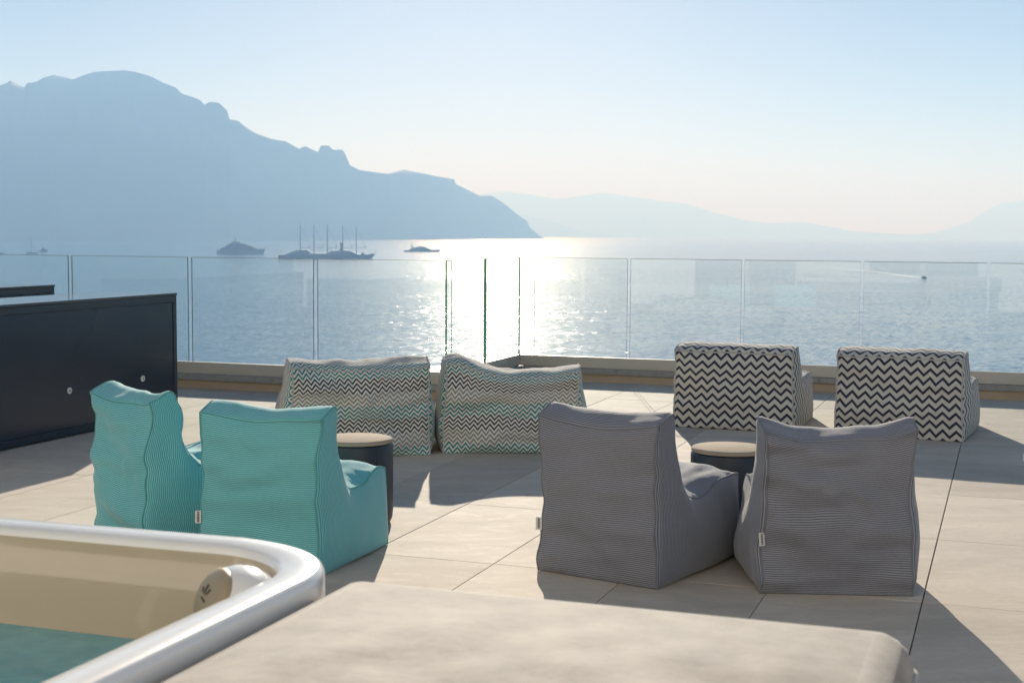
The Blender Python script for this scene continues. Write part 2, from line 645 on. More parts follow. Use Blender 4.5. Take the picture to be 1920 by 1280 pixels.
def parapet(name, label, length, group='terrace parapets', c0=0.0, c1=0.0):
    """local x along the wall from 0 to length, inner face at y=0, outside at +y"""
    e = tag(empty(name, (0, 0, 0)), label, 'parapet', group)
    box('wall', (0, 0.035, -0.3), (length, 0.26, 0.078), M['plaster'], e)
    bm = bmesh.new()
    n = max(2, int(length / 0.9))
    for k in range(n):
        a, b = length * k / n, length * (k + 1) / n
        bm_box(bm, (a + 0.001, 0.0, 0.0785), (b - 0.001, 0.32, 0.134), 0.007, 2)
    for v in bm.verts:
        v.co.y += 0.004 * noise.noise(v.co * 9) if v.co.y < 0.1 else 0
        v.co.z += 0.003 * noise.noise(v.co * 11)
    bm_obj('stone_coping', bm, M['stone'], e)
    bm = bmesh.new()
    bm_box(bm, (c0, 0.045, 0.1345), (length + c1, 0.075, 0.242), 0.002)
    bm_box(bm, (c0, 0.105, 0.1345), (length + c1, 0.135, 0.236), 0.002)
    bm_box(bm, (c0, 0.0755, 0.1345), (length + c1, 0.1045, 0.16))
    bm_obj('glass_channel', bm, M['alu'], e)
    return e


M['edge_refraction'] = plain('glass_edge_and_refraction', (0.19, 0.26, 0.27, 1), 0.2, var=0.1, spec=0.6)  # edge colour; on the top strip it stands in for dark refraction


def panel(u0, u1, par, z0=0.165, z1=1.2, edge='edge_refraction'):
    """one sheet of glass standing in the channel of a parapet (local coordinates); a dark top strip paints the line that refraction makes"""
    y0, y1, zt = 0.082, 0.098, z1 - 0.0045
    V = [(x, y, z) for z in (z0, zt, z1) for y in (y0, y1) for x in (u0, u1)]
    fs = [(0, 2, 3, 1), (8, 9, 11, 10)]
    fm_ = [1, 1]
    for k, m in ((0, 0), (4, 1)):
        fs += [(k, k + 1, k + 5, k + 4), (k + 2, k + 6, k + 7, k + 3), (k, k + 4, k + 6, k + 2), (k + 1, k + 3, k + 7, k + 5)]
        fm_ += [m, m, 1, 1]
    return mesh_obj('glass_panel', V, fs, None, par, mats=[M['glass'], M[edge]], fmat=fm_)


pl = parapet('parapet', 'low tan parapet with stone coping and glass railing behind the dark cabinet', U_RET - U_MIN + 0.02)
pl.location = W(U_MIN, V_L - 0.02)
pl.rotation_euler = (0, 0, -TH)
js = [-12.3, -11.0, -9.72, -8.417, -7.106, -5.819, -4.517]
for a, b in zip(js, js[1:]):
    panel(a - U_MIN + 0.021, b - U_MIN - 0.021 + (0.021 if b == js[-1] else 0), pl)
pr_ = parapet('parapet', 'low tan parapet with stone coping and glass railing behind the navy zigzag loungers', U_MAX - U_RET, c0=-0.115)
pr_.location = W(U_RET, V_R - 0.02)
pr_.rotation_euler = (0, 0, -TH)
js = [0.0, 1.057, 2.155, 3.238, 4.325, 5.41, 6.5, 7.59, 8.68, 9.77, 10.86, 11.95]
for a, b in zip(js, js[1:]):
    panel(a + (0.015 if a > 0 else 0.10), b - 0.015, pr_)
# return wall between the two, seen on its inner face
ret = parapet('parapet', 'short return parapet with glass joining the two long railings', V_R - V_L - 0.33 + 0.03, c0=-0.16, c1=0.05)
ret.location = W(U_RET + 0.02, V_L + 0.28, 0.003)
ret.rotation_euler = (0, 0, -TH + math.pi / 2)
ret_len = V_R - V_L - 0.33
panel(-0.17, 0.77, ret, edge='edge')
panel(0.80, ret_len + 0.16, ret, edge='edge')
lg = box('outer_ledge', (-0.62, 0.34, -0.4), (-0.27, 2.3, 0.10), M['ledge'], None, 0.01)
lg.location = W(U_RET, V_L, 0)
lg.rotation_euler = (0, 0, -TH)
tag(lg, 'white sunlit ledge outside the return parapet', 'ledge')

# assumed white building behind the camera, added to bounce sunlight into the shade
M['facade'] = plain('white_render', (0.80, 0.78, 0.74, 1), 0.85, var=0.04, scale=2)
M['door_glass'] = plain('dark_door_glass', (0.03, 0.04, 0.05, 1), 0.08, var=0.05)
bounce_block = tag(empty('added_bounce_building', W(0, -1.7), -TH), 'added white building with glazed doors, unseen behind the viewpoint, bouncing sunlight', 'building')
bm = bmesh.new()
doors = [(-9.4, -7.4), (-6.0, -4.0), (-2.6, -0.6), (0.8, 2.8), (4.2, 6.2)]
xs = [-13.0] + [e for d in doors for e in d] + [8.0]
for k in range(0, len(xs), 2):
    bm_box(bm, (xs[k], -0.4, 0.0), (xs[k + 1], 0, 2.4))
bm_box(bm, (-13.0, -0.4, 2.4005), (8.0, 0, 7.0))
bm_box(bm, (-13.0, -8.0, -0.6), (8.0, -0.4005, 7.0))
bm_obj('wall', bm, M['facade'], bounce_block)
for a, b in doors:
    d = box('terrace_door', (a, -0.2, 0.01), (b, -0.16, 2.39), M['door_glass'], bounce_block)
    box('frame', ((a + b) / 2 - 0.04, -0.158, 0.01), ((a + b) / 2 + 0.04, -0.12, 2.39), M['alu'], d)
box('cornice', (-13.2, -8.2, 7.001), (8.2, 0.35, 7.25), M['facade'], bounce_block)

# ------------------------------------------------------------------ bean bag seats
def fbump(a, p=0.6):
    return max(0.0, 4 * a * (1 - a)) ** p


def bean_seat(name, label, cat, group, loc, ang, width, prof, front, fabric, pipe, seed,
              sag=0.03, ear=0.022, wr=0.010, waist=0.03, pipe_r=0.0045, tag_side=None, res=1.0, bulge=0.04, side_bulge=None, dip=0.5, lean=0.0):
    """prof: side outline (y,z) from the top back corner over the back rest and the seat to the front top corner;
    front: y of the foot of the front.  Local x across, y forward, z up."""
    root = tag(empty(name, loc, ang), label, cat, group)
    ztop = max(z for _, z in prof)
    # arc length resampling of the outline
    P = [Vector((0, y, z)) for y, z in prof]
    L = [0.0]
    for a, b in zip(P, P[1:]):
        L.append(L[-1] + (b - a).length)

    def T(u):
        s = u * L[-1]
        for k in range(len(P) - 1):
            if s <= L[k + 1] or k == len(P) - 2:
                f = (s - L[k]) / max(1e-6, L[k + 1] - L[k])
                # Catmull-Rom through the outline points
                p0, p1, p2, p3 = P[max(k - 1, 0)], P[k], P[k + 1], P[min(k + 2, len(P) - 1)]
                q = 0.5 * ((2 * p1) + (p2 - p0) * f + (2 * p0 - 5 * p1 + 4 * p2 - p3) * f * f + (3 * p1 - p0 - 3 * p2 + p3) * f ** 3)
                return q.y, q.z

    so = Vector((seed * 7.3, seed * 3.1, seed * 1.7))

    def deform(p):
        x, y, z = p
        h = z / ztop
        s = x / (width / 2)
        back = max(0.0, 1 - y / 0.34)
        hh = max(0.0, (h - 0.45) / 0.55)
        # corners poke out as ears, the waist is drawn in, the foot spreads
        k = 1 + 0.04 * (1 - h) ** 2 - waist * math.sin(math.pi * min(1, max(0, (h - .25) / .7))) * back + ear / width * 2 * hh ** 5
        x2 = x * k
        z2 = z - sag * hh ** 2 * max(0, 1 - ((s - (dip - .5) * 2) ** 2) * 1.0) + 0.35 * ear * hh ** 5 * abs(s) ** 4
        y2 = y + lean * h * h + 0.02 * noise.noise(so + Vector((s * 1.2, 5.0, h * 2))) * h
        amp = wr * min(1, z / 0.06) * 1.35
        q = so + Vector((x, y, z))
        d = Vector((noise.noise(q * 4.5), noise.noise(q * 4.5 + Vector((9, 1, 4))), noise.noise(q * 4.5 + Vector((3, 8, 2))))) * amp
        d.x *= 0.45
        cz = noise.noise(so + Vector((x * 2.4 + z * 3.0, y * 3.0, z * 8))) + 0.5 * noise.noise(so + Vector((x * 4 - z * 7, y * 5, z * 13 + 3)))
        dg = noise.noise(so + Vector((x * 5 + z * 7, 1.5, z * 5 - x * 4))) * noise.noise(so + Vector((x * 3, 7, z * 3)))
        d.y += (cz * 1.7 - abs(dg) * 4.0) * amp * back
        d.x += noise.noise(so + Vector((2, y * 7, z * 5))) * amp * 0.5 * abs(s)
        d.z += noise.noise(so + Vector((x * 15, y * 9, 4))) * amp * 0.8 * (1 - back)
        r = Vector((x2, y2, z2)) + d
        r.z = max(r.z, 0.002 if z < 0.01 else 0.004)
        return r

    def patch(pname, fn, nu, nv, uvf, flip=False):
        V, U, F = [], [], []
        for j in range(nv + 1):
            for i in range(nu + 1):
                a, b = i / nu, j / nv
                p = fn(a, b)
                V.append(deform(p))
                U.append(uvf(a, b, p))
        for j in range(nv):
            for i in range(nu):
                q = [j * (nu + 1) + i, j * (nu + 1) + i + 1, (j + 1) * (nu + 1) + i + 1, (j + 1) * (nu + 1) + i]
                F.append(tuple(reversed(q)) if flip else tuple(q))
        return mesh_obj(pname, V, F, fabric, root, True, U)

    hw = width / 2

    def pucker(dist, along, k):
        d = max(dist, 0.0) / 0.022
        return 0.0045 * d * math.exp(1 - d) * noise.noise(so + Vector((along * 26, k * 3.7, 0.5)))
    y0, z0 = T(0)
    y1, z1 = T(1)
    N = lambda k: int(k * res)

    def back(a, b):
        e = pucker(min(a, 1 - a) * width, b * z0, a > .5) + pucker((1 - b) * z0, a * width, 2) + pucker(b * z0, a * width, 3)
        return Vector(((a - .5) * width, y0 * b - bulge * 0.8 * fbump(a) * fbump(b) - e, z0 * b))
    patch('back_panel', back, N(34), N(42), lambda a, b, p: ((a - .5) * width, b * z0))

    def side(sx):
        def fn(a, b):
            ty, tz = T(a)
            by = front * a
            e = pucker((1 - b) * tz, a * 1.2, 5 + sx) + pucker(a * 0.6, b * tz, 7 + sx)
            return Vector((sx * (hw + e + (side_bulge or bulge) * fbump(a, .5) * fbump(b, .5) * (1.25 - 0.5 * b)), by + (ty - by) * b, tz * b))
        return fn
    for sx in (-1, 1):
        patch('side_panel', side(sx), N(44), N(34), lambda a, b, p: (p[2], p[1]), sx < 0)

    def seat(a, b):
        ty, tz = T(b)
        e = 0.01
        ya, za = T(max(0, b - e))
        yb, zb = T(min(1, b + e))
        n = Vector((0, -(zb - za), yb - ya))
        n = n.normalized() if n.length > 1e-9 else Vector((0, 0, 1))
        return Vector(((a - .5) * width, ty, tz)) + n * (bulge * 0.9 * fbump(a) * fbump(b, .4) + pucker(min(a, 1 - a) * width, b * L[-1], 11) * 1.6)
    patch('seat_panel', seat, N(32), N(72), lambda a, b, p: ((a - .5) * width, b * L[-1]))

    def frontp(a, b):
        return Vector(((a - .5) * width, front + (y1 - front) * (1 - b) + bulge * fbump(a) * fbump(b), z1 * (1 - b)))
    patch('front_panel', frontp, N(30), N(24), lambda a, b, p: ((a - .5) * width, b * z1))
    # seams
    V, F = [], []

    def add(path):
        v, f = tube_geo(path, pipe_r, 6)
        o = len(V)
        V.extend(v)
        F.extend(tuple(i + o for i in q) for q in f)
    for sx in (-1, 1):
        add([deform(Vector((sx * hw, y0 * k / 40, z0 * k / 40))) for k in range(41)])
        add([deform(Vector((sx * hw, *T(k / 80)))) for k in range(81)])
        add([deform(Vector((sx * hw, front + (y1 - front) * (1 - k / 20), z1 * (1 - k / 20)))) for k in range(21)])
    add([deform(Vector(((k / 30 - .5) * width, y0, z0))) for k in range(31)])
    add([deform(Vector(((k / 30 - .5) * width, y1, z1))) for k in range(31)])
    mesh_obj('seam', V, F, pipe, root, True)
    if tag_side:
        sx, zt = tag_side
        p = deform(Vector((sx * hw, y0 * zt / z0, zt)))
        g = bmesh.new()
        bm_box(g, (-0.0012, -0.013, -0.027), (0.0012, 0.013, 0.027), 0.0005)
        lab = bm_obj('sewn_label', g, M['tag'], root)
        lab.location = p + Vector((sx * 0.006, -0.016, 0))
        lab.rotation_euler = (0, R(6) * sx, R(62) * sx)
        g = bmesh.new()
        for k in range(7):
            zc = -0.019 + k * 0.0063
            for sgn in (-1, 1):
                bm_box(g, (sgn * 0.0016 - .0003, -0.004, zc - 0.0022), (sgn * 0.0016 + .0003, 0.005, zc + 0.0022))
        bm_obj('lettering', g, M['ink'], lab)
    return root


CHAIR = [(0.0, 0.660), (0.05, 0.680), (0.12, 0.694), (0.15, 0.61), (0.165, 0.50), (0.215, 0.40), (0.285, 0.338), (0.38, 0.325), (0.50, 0.352), (0.60, 0.375), (0.655, 0.365)]

CHAIR_LONG = [(y * (1 if y < 0.2 else 1 + (y - 0.2) * 0.42), z) for y, z in CHAIR]


def back_mid(a, b):
    m = (Vector(a) + Vector(b)) / 2
    return (m.x, m.y, 0)


# place by the foot of the back: (left corner, right corner)
def seat_at(left, right):
    d = Vector(right) - Vector(left)
    return back_mid(left, right), math.atan2(d.y, d.x)


GRP = 'bean bag armchairs round the low tables'
loc, ang = seat_at((0.125, 5.955), (0.592, 5.645))
bean_seat('bean_bag_chair', 'grey pinstriped bean bag chair turned toward the round table, its side showing', 'bean bag', GRP, loc, ang, 0.55, CHAIR_LONG, 0.79,
          M['grey_stripe'], M['grey_pipe'], 1, sag=0.028, bulge=0.055, tag_side=(-1, 0.215))
loc, ang = seat_at((1.022, 5.59), (1.600, 5.556))
bean_seat('bean_bag_chair', 'grey pinstriped bean bag chair with its broad creased back square to the terrace', 'bean bag', GRP, loc, ang, 0.58, CHAIR, 0.69,
          M['grey_stripe'], M['grey_pipe'], 2, sag=0.05, tag_side=(-1, 0.23), wr=0.014, side_bulge=0.065)
loc, ang = seat_at((-1.336, 6.01), (-0.81, 5.82))
bean_seat('bean_bag_chair', 'turquoise pinstriped bean bag chair beside the round table, broad back showing', 'bean bag', GRP, loc, ang, 0.56, CHAIR, 0.665,
          M['teal_stripe'], M['teal_pipe'], 3, sag=0.022, tag_side=(-1, 0.215))
loc, ang = seat_at((-2.03, 6.80), (-1.67, 6.37))
bean_seat('bean_bag_chair', 'turquoise pinstriped bean bag chair turned sideways in front of the dark cabinet', 'bean bag', GRP, loc, ang, 0.56, CHAIR, 0.665,
          M['teal_stripe'], M['teal_pipe'], 4, sag=0.03, wr=0.016, ear=0.026)

LOUNGE = [(0.0, 0.575), (0.06, 0.600), (0.19, 0.612), (0.235, 0.56), (0.265, 0.46), (0.31, 0.385), (0.42, 0.362), (0.65, 0.36), (0.85, 0.368), (0.965, 0.355)]
GRP2 = 'zigzag lounge poufs by the glass railing'


def lounger(label, left, right, fab, seed, **kw):
    loc, ang = seat_at(left, right)
    return bean_seat('lounge_pouf', label, 'pouf', GRP2, loc, ang, 0.86, LOUNGE, 0.97, fab, M['cream_pipe'], seed, pipe_r=0.006, bulge=0.045, waist=0.0, **kw)


lounger('teal and grey zigzag lounge pouf with a level top, behind the turquoise chairs', (-1.375, 8.87), (-0.552, 9.06), M['multi_zig'], 11, sag=0.03, wr=0.018, ear=0.02, side_bulge=0.085)
lounger('teal and grey zigzag lounge pouf whose top sags in a deep fold', (-0.425, 9.13), (0.43, 9.17), M['multi_zig'], 12, sag=0.085, dip=0.62, wr=0.016, ear=0.02, side_bulge=0.085)
lounger('navy and cream zigzag lounge pouf next to the sagging teal one, its side showing', (1.222, 10.466), (2.04, 10.17), M['navy_zig'], 13, sag=0.012, wr=0.010, ear=0.01)
lounger('navy and cream zigzag lounge pouf farthest from the dark cabinet', (2.35, 10.13), (3.149, 9.77), M['navy_zig'], 14, sag=0.012, wr=0.010, ear=0.012)

# ------------------------------------------------------------------ round side tables
def table(label, x, y, rz):
    e = tag(empty('side_table', (x, y, 0), rz), label, 'table', 'round side tables')
    r, h = 0.186, 0.405
    lathe('body', [(r - 0.03, 0.004), (r - 0.012, 0.010), (r - 0.004, 0.03), (r, 0.07), (r, h - 0.012), (r - 0.003, h - 0.004), (r - 0.012, h)], M['table_body'], e, 64)
    lathe('top', [(r - 0.006, h + 0.0005), (r - 0.002, h + 0.004), (r - 0.002, h + 0.012), (r - 0.008, h + 0.019), (r - 0.016, h + 0.021), (0.0001, h + 0.021)], M['table_top'], e, 64)
    v, f = tube_geo([Vector((r * 0.9995, 0, 0.07)), Vector((r * 0.9995, 0, h - 0.012))], 0.0018, 6)
    mesh_obj('seam', v, f, M['dark'], e)
    return e


table('low round navy side table with beige top between the turquoise chairs and the zigzag poufs', -0.774, 6.94, R(-50))
table('low round navy side table with beige top between the grey chairs', 1.05, 6.71, R(200))

# ------------------------------------------------------------------ outdoor cabinet on the left
cab = tag(empty('cabinet', W(-6.17, 9.53), -TH), 'long dark navy metal outdoor cabinet with two round white locks, beside the turquoise chairs', 'cabinet')
CL, CD, CH = 3.1, 0.62, 0.955
bm = bmesh.new()
bm_box(bm, (-CD, -CL, 0.012), (-0.02, 0, CH - 0.02))
bm_obj('body', bm, M['cab'], cab)
bm = bmesh.new()
bm_box(bm, (-0.0195, -CL, 0.012), (0.0, -CL + 0.045, CH - 0.0205), 0.002)
bm_box(bm, (-0.0195, -0.045, 0.012), (0.0, 0, CH - 0.0205), 0.002)
bm_box(bm, (-0.0195, -CL + 0.0455, CH - 0.07), (0.0, -0.0455, CH - 0.0205), 0.002)
bm_box(bm, (-0.0195, -CL + 0.0455, 0.012), (0.0, -0.0455, 0.062), 0.002)
bm_obj('frame', bm, M['cab'], cab)
box('door', (-0.0195, -CL + 0.048, 0.064), (-0.006, -0.048, CH - 0.072), M['cab_panel'], cab, 0.001)
box('counter', (-CD, -CL, CH - 0.0195), (0.004, 0.006, CH), M['cab_top'], cab, 0.003)
for yy in (-1.35, -0.47):
    k = lathe('lock', [(0.0001, 0.0), (0.021, 0.0), (0.024, 0.004), (0.023, 0.009), (0.018, 0.011), (0.0001, 0.011)], M['lock'], cab, 28)
    k.rotation_euler = (0, R(90), 0)
    k.location = (-0.006, yy, 0.325)
    g = bmesh.new()
    bm_box(g, (-0.012, -0.0025, 0.0112), (0.012, 0.0025, 0.0128))
    bm_box(g, (-0.006, -0.011, 0.0113), (-0.001, 0.004, 0.0127))
    s_ = bm_obj('keyhole', g, M['dark'], k)
    s_.rotation_euler = (0, 0, R(30))

cab2 = cab.copy()
link(cab2)
cab2.location = W(-8.0, 10.42)
tag(cab2, 'second dark navy cabinet half hidden behind the first, by the parapet', 'cabinet')
for ch in list(cab.children):
    c2 = ch.copy()
    link(c2, cab2)
    for g2 in ch.children:
        link(g2.copy(), c2)

# ------------------------------------------------------------------ hot tub
tub = tag(empty('hot_tub', W(-2.365, 1.835), -TH), 'hot tub with pearl grey rim, beige shell and turquoise water', 'hot tub')
A_, B_ = 1.035, 1.02


def rr_ring(off, rad, z, n=96, wave=0.0):
    a, b, r = A_ - off, B_ - off, max(rad - off, 0.05)
    pts = []
    per = n // 4
    for q, (sx, sy) in enumerate(((1, 1), (-1, 1), (-1, -1), (1, -1))):
        for k in range(per):
            w = math.pi / 2 * (q + k / (per - 1))
            x, y = sx * (a - r) + r * math.cos(w), sy * (b - r) + r * math.sin(w)
            zz = z + wave * (0.014 * math.sin(x * 4.2 + 1.3) - 0.012 * max(0, -x - 0.2) ** 1.0) * (1 if y > 0 else 0.5)
            pts.append(Vector((x, y, zz)))
    return pts


def ring_mesh(name, rings, mat, cap=False):
    n = len(rings[0])
    V = [p for r in rings for p in r]
    F = [(i * n + k, i * n + (k + 1) % n, (i + 1) * n + (k + 1) % n, (i + 1) * n + k) for i in range(len(rings) - 1) for k in range(n)]
    if cap:
        F.append(tuple((len(rings) - 1) * n + k for k in range(n)))
    return mesh_obj(name, V, F, mat, tub, True)


M['rim'] = plain('pearl_acrylic', (0.80, 0.79, 0.77, 1), 0.22, var=0.04, scale=3, coat=0.25)
M['shell'] = plain('beige_acrylic', (0.50, 0.42, 0.31, 1), 0.16, var=0.10, scale=2.5, coat=0.5)
M['skirt'] = plain('brown_skirt', (0.16, 0.13, 0.11, 1), 0.45, var=0.15, scale=4)
ZR = 0.75
ring_mesh('skirt', [rr_ring(0.03, .34, 0.004), rr_ring(0.03, .34, ZR - 0.075)], M['skirt'])
ring_mesh('rim', [rr_ring(0.030, .34, ZR - 0.084), rr_ring(0.006, .34, ZR - 0.080, wave=.3), rr_ring(0.0, .34, ZR - 0.072, wave=.6), rr_ring(0.001, .34, ZR - 0.020, wave=1), rr_ring(0.006, .34, ZR - 0.007, wave=1),
                  rr_ring(0.016, .34, ZR - 0.001, wave=1), rr_ring(0.050, .34, ZR, wave=1), rr_ring(0.088, .34, ZR - 0.003, wave=1), rr_ring(0.098, .34, ZR - 0.009, wave=1), rr_ring(0.103, .34, ZR - 0.022, wave=1)], M['rim'])
ring_mesh('shell', [rr_ring(0.103, .34, ZR - 0.022, wave=1), rr_ring(0.108, .34, ZR - 0.065, wave=.8), rr_ring(0.126, .36, ZR - 0.085, wave=.8), rr_ring(0.138, .36, ZR - 0.12), rr_ring(0.145, .36, ZR - 0.20), rr_ring(0.18, .38, ZR - 0.30),
                    rr_ring(0.30, .45, ZR - 0.40), rr_ring(0.46, .5, ZR - 0.42), rr_ring(0.52, .55, ZR - 0.62), rr_ring(0.60, .6, ZR - 0.68)], M['shell'], True)


def mat_pool():
    t = NT('tub_water')
    n1 = t.noise(t.obj(), 9.0, 4, 0.6, 0.6)
    c = t.ramp(n1.outputs[0], [(0.3, (0.10, 0.38, 0.41)), (0.7, (0.18, 0.52, 0.54))])
    t.set(Base_Color=c, Roughness=0.04, IOR=1.33, Alpha=0.86)
    t.bump(n1.outputs[0], 0.25, 0.012)
    return t.m


pts = rr_ring(0.16, .37, ZR - 0.235)
mesh_obj('water', pts, [tuple(range(len(pts)))], mat_pool(), tub)
# moulded head rest with an oval pad and a small leaf mark
hr = lathe('headrest', [(0.0001, 0.075), (0.05, 0.072), (0.09, 0.058), (0.115, 0.03), (0.125, 0.0), (0.12, -0.03), (0.1, -0.05)], M['rim'], tub, 40)
hr.location = (A_ - 0.20, B_ - 0.27, ZR - 0.10)
hr.scale = (0.95, 0.72, 1.0)
hr.rotation_euler = (R(62), 0, R(-42))
M['pad'] = plain('beige_pad', (0.34, 0.27, 0.18, 1), 0.5, var=0.06)
hp = lathe('head_pad', [(0.088, 0.056), (0.086, 0.066), (0.078, 0.072), (0.05, 0.080), (0.0001, 0.083)], M['pad'], hr, 36)
g = bmesh.new()
for dx, dy, rz, ln in ((0.0, 0.012, 0.0, 0.030), (0.017, 0.008, -0.5, 0.024), (-0.017, 0.006, 0.5, 0.016), (0.006, -0.018, 1.35, 0.030)):
    m4 = Matrix.Translation((dx, dy, 0.0835)) @ Matrix.Rotation(rz, 4, 'Z')
    n0 = len(g.verts)
    bm_box(g, (-0.0022, -ln / 2, -0.002), (0.0022, ln / 2, 0.0012), 0.0008)
    g.verts.ensure_lookup_table()
    for v in g.verts[n0:]:
        v.co = m4 @ v.co
bm_obj('leaf_mark', g, M['ink'], hp)

# ------------------------------------------------------------------ daybed in the foreground
def mat_bed():
    t = NT('woven_daybed_fabric')
    p = t.obj()
    n1 = t.noise(p, 10.0, 5, 0.65)
    n2 = t.noise(p, 420.0, 2)
    c = t.ramp(n1.outputs[0], [(0.32, (0.125, 0.102, 0.085)), (0.5, (0.215, 0.18, 0.148)), (0.68, (0.29, 0.245, 0.20))])
    c = t.mix(t.math('MULTIPLY', n2.outputs[0], 0.4), c, (0.14, 0.13, 0.13, 1))
    t.set(Base_Color=c, Roughness=0.8)
    t.b.inputs['Sheen Weight'].default_value = 0.5
    t.b.inputs['Sheen Roughness'].default_value = 0.35
    t.bump(t.math('ADD', n1.outputs[0], t.math('MULTIPLY', n2.outputs[0], 0.3)), 0.5, 0.004)
    return t.m


M['bed'] = mat_bed()
bed = tag(empty('daybed', W(-1.345, 2.72), -TH), 'beige upholstered daybed with piped edge beside the hot tub', 'daybed')
BW, BL, BT = 1.20, 2.35, 0.712


def cushion(x0, x1, y0, y1, z0, z1, r, nx, ny, mat, parent, name):
    """soft rounded slab"""
    V, F = [], []
    prof = [(0.0, z0), (-0.0, z0 + 0.0)]
    rings = []
    steps = [(r, z0)] + [(r * (1 - math.sin(a)), z0 + r * (1 - math.cos(a)) * 0.6) for a in (0.4, 0.9, 1.57)] + [(0, z1 - r)] + [(r * (1 - math.cos(a)), z1 - r + r * math.sin(a)) for a in (0.3, 0.6, 0.9, 1.2, 1.57)]
    n = 4 * 24
    for off, z in steps:
        ring = []
        for q, (sx, sy) in enumerate(((1, 1), (0, 1), (0, 0), (1, 0))):
            cxx = (x1 - r if sx else x0 + r)
            cyy = (y1 - r if sy else y0 + r)
            rad = r - off
            for k in range(24):
                w = math.pi / 2 * (q + k / 23)
                ring.append(Vector((cxx + rad * math.cos(w), cyy + rad * math.sin(w), z)))
        rings.append(ring)
    V = [p for rg in rings for p in rg]
    F = [(i * n + k, i * n + (k + 1) % n, (i + 1) * n + (k + 1) % n, (i + 1) * n + k) for i in range(len(rings) - 1) for k in range(n)]
    o = mesh_obj(name, V, F, mat, parent, True)
    # top as a gently uneven grid
    V, F = [], []
    for j in range(ny + 1):
        for i in range(nx + 1):
            a, b = i / nx, j / ny
            x, y = x0 + r + (x1 - x0 - 2 * r) * a, y0 + r + (y1 - y0 - 2 * r) * b
            f = min(1, 8 * min(a, 1 - a)) * min(1, 8 * min(b, 1 - b))
            z = z1 + f * (0.008 + 0.010 * noise.noise(Vector((x * 3.2, y * 3.2, 2))) + 0.005 * noise.noise(Vector((x * 9, y * 9, 7))))
            V.append((x, y, z))
    F = [(j * (nx + 1) + i, j * (nx + 1) + i + 1, (j + 1) * (nx + 1) + i + 1, (j + 1) * (nx + 1) + i) for j in range(ny) for i in range(nx)]
    me = o.data
    bm = bmesh.new()
    bm.from_mesh(me)
    vs = [bm.verts.new(v) for v in V]
    for q in F:
        bm.faces.new([vs[i] for i in q]).smooth = True
    bmesh.ops.remove_doubles(bm, verts=bm.verts[:], dist=0.0005)
    bm.to_mesh(me)
    bm.free()
    return o


cushion(0, BW, -BL, 0, BT - 0.18, BT, 0.075, 40, 60, M['bed'], bed, 'mattress')
loop = []
for q, (sx, sy) in enumerate(((1, 1), (0, 1), (0, 0), (1, 0))):
    cxx, cyy = (BW - 0.075 if sx else 0.075), (-0.075 if sy else -BL + 0.075)
    for k in range(10):
        w = math.pi / 2 * (q + k / 9)
        loop.append(Vector((cxx + 0.077 * math.cos(w), cyy + 0.077 * math.sin(w), BT - 0.075)))
v, f = tube_geo(loop, 0.006, 8, True)
mesh_obj('piping', v, f, M['cream_pipe'], bed, True)
box('base', (0.05, -BL + 0.05, 0.08), (BW - 0.05, -0.05, BT - 0.161), M['skirt'], bed, 0.01)
for x in (0.1, BW - 0.16):
    for y in (-0.17, -BL + 0.1):
        box('leg', (x, y, 0.001), (x + 0.06, y + 0.06, 0.0795), M['dark'], bed, 0.004)

# ------------------------------------------------------------------ boats on the sea
M['hull_dark'] = plain('dark_blue_hull', (0.06, 0.085, 0.12, 1), 0.5, scale=0.1)
M['hull_white'] = plain('white_ship_paint', (0.42, 0.45, 0.48, 1), 0.45, var=0.05, scale=0.1)
M['sail'] = plain('furled_sail', (0.10, 0.11, 0.13, 1), 0.8)
M['foam'] = plain('white_foam', (0.75, 0.78, 0.80, 1), 0.8, var=0.1, scale=0.3)


def hull_geo(L, B, H, bow=0.22, stern=0.06, flare=0.25, sheer=0.25, n=20):
    """hull along +x (bow at +L/2), waterline z=0"""
    V, F = [], []
    for i in range(n + 1):
        t = i / n
        x = -L / 2 + L * t
        w = B / 2 * min(1.0, (0.75 + t / stern * 0.25 if t < stern else 1.0)) * (1 - max(0, (t - (1 - bow * 1.6)) / (bow * 1.6)) ** 2.0)
        zt = H * (1 + sheer * max(0, t - 0.55) ** 2 * 4 * 0.5)
        rake = L * 0.05 * max(0, (t - 0.7) / 0.3) ** 2
        V += [(x, -w * 0.8, -1.0), (x, w * 0.8, -1.0), (x + rake, -w - 0.01, zt), (x + rake, w + 0.01, zt)]
    for i in range(n):
        a, b = i * 4, i * 4 + 4
        F += [(a, b, b + 2, a + 2), (a + 1, a + 3, b + 3, b + 1), (a + 2, b + 2, b + 3, a + 3)]
    F += [(0, 2, 3, 1), (n * 4, n * 4 + 1, n * 4 + 3, n * 4 + 2)]
    return V, F


def decks(name, specs, mat, parent):
    """stepped deckhouses: (x0,x1,half width,z0,z1, front slope, back slope)"""
    V, F = [], []
    for x0, x1, hw, z0, z1, fs, bs in specs:
        o = len(V)
        V += [(x0, -hw, z0), (x1, -hw, z0), (x1, hw, z0), (x0, hw, z0), (x0 + bs, -hw * .94, z1), (x1 - fs, -hw * .94, z1), (x1 - fs, hw * .94, z1), (x0 + bs, hw * .94, z1)]
        F += [tuple(o + i for i in q) for q in ((0, 1, 5, 4), (1, 2, 6, 5), (2, 3, 7, 6), (3, 0, 4, 7), (4, 5, 6, 7))]
    return mesh_obj(name, V, F, mat, parent)


def pole(name, x, z0, z1, r, mat, parent, y=0.0, dx=0.0):
    v, f = tube_geo([Vector((x, y, z0)), Vector((x + dx, y, z1))], [r, r * 0.5], 6)
    return mesh_obj(name, v, f, mat, parent)


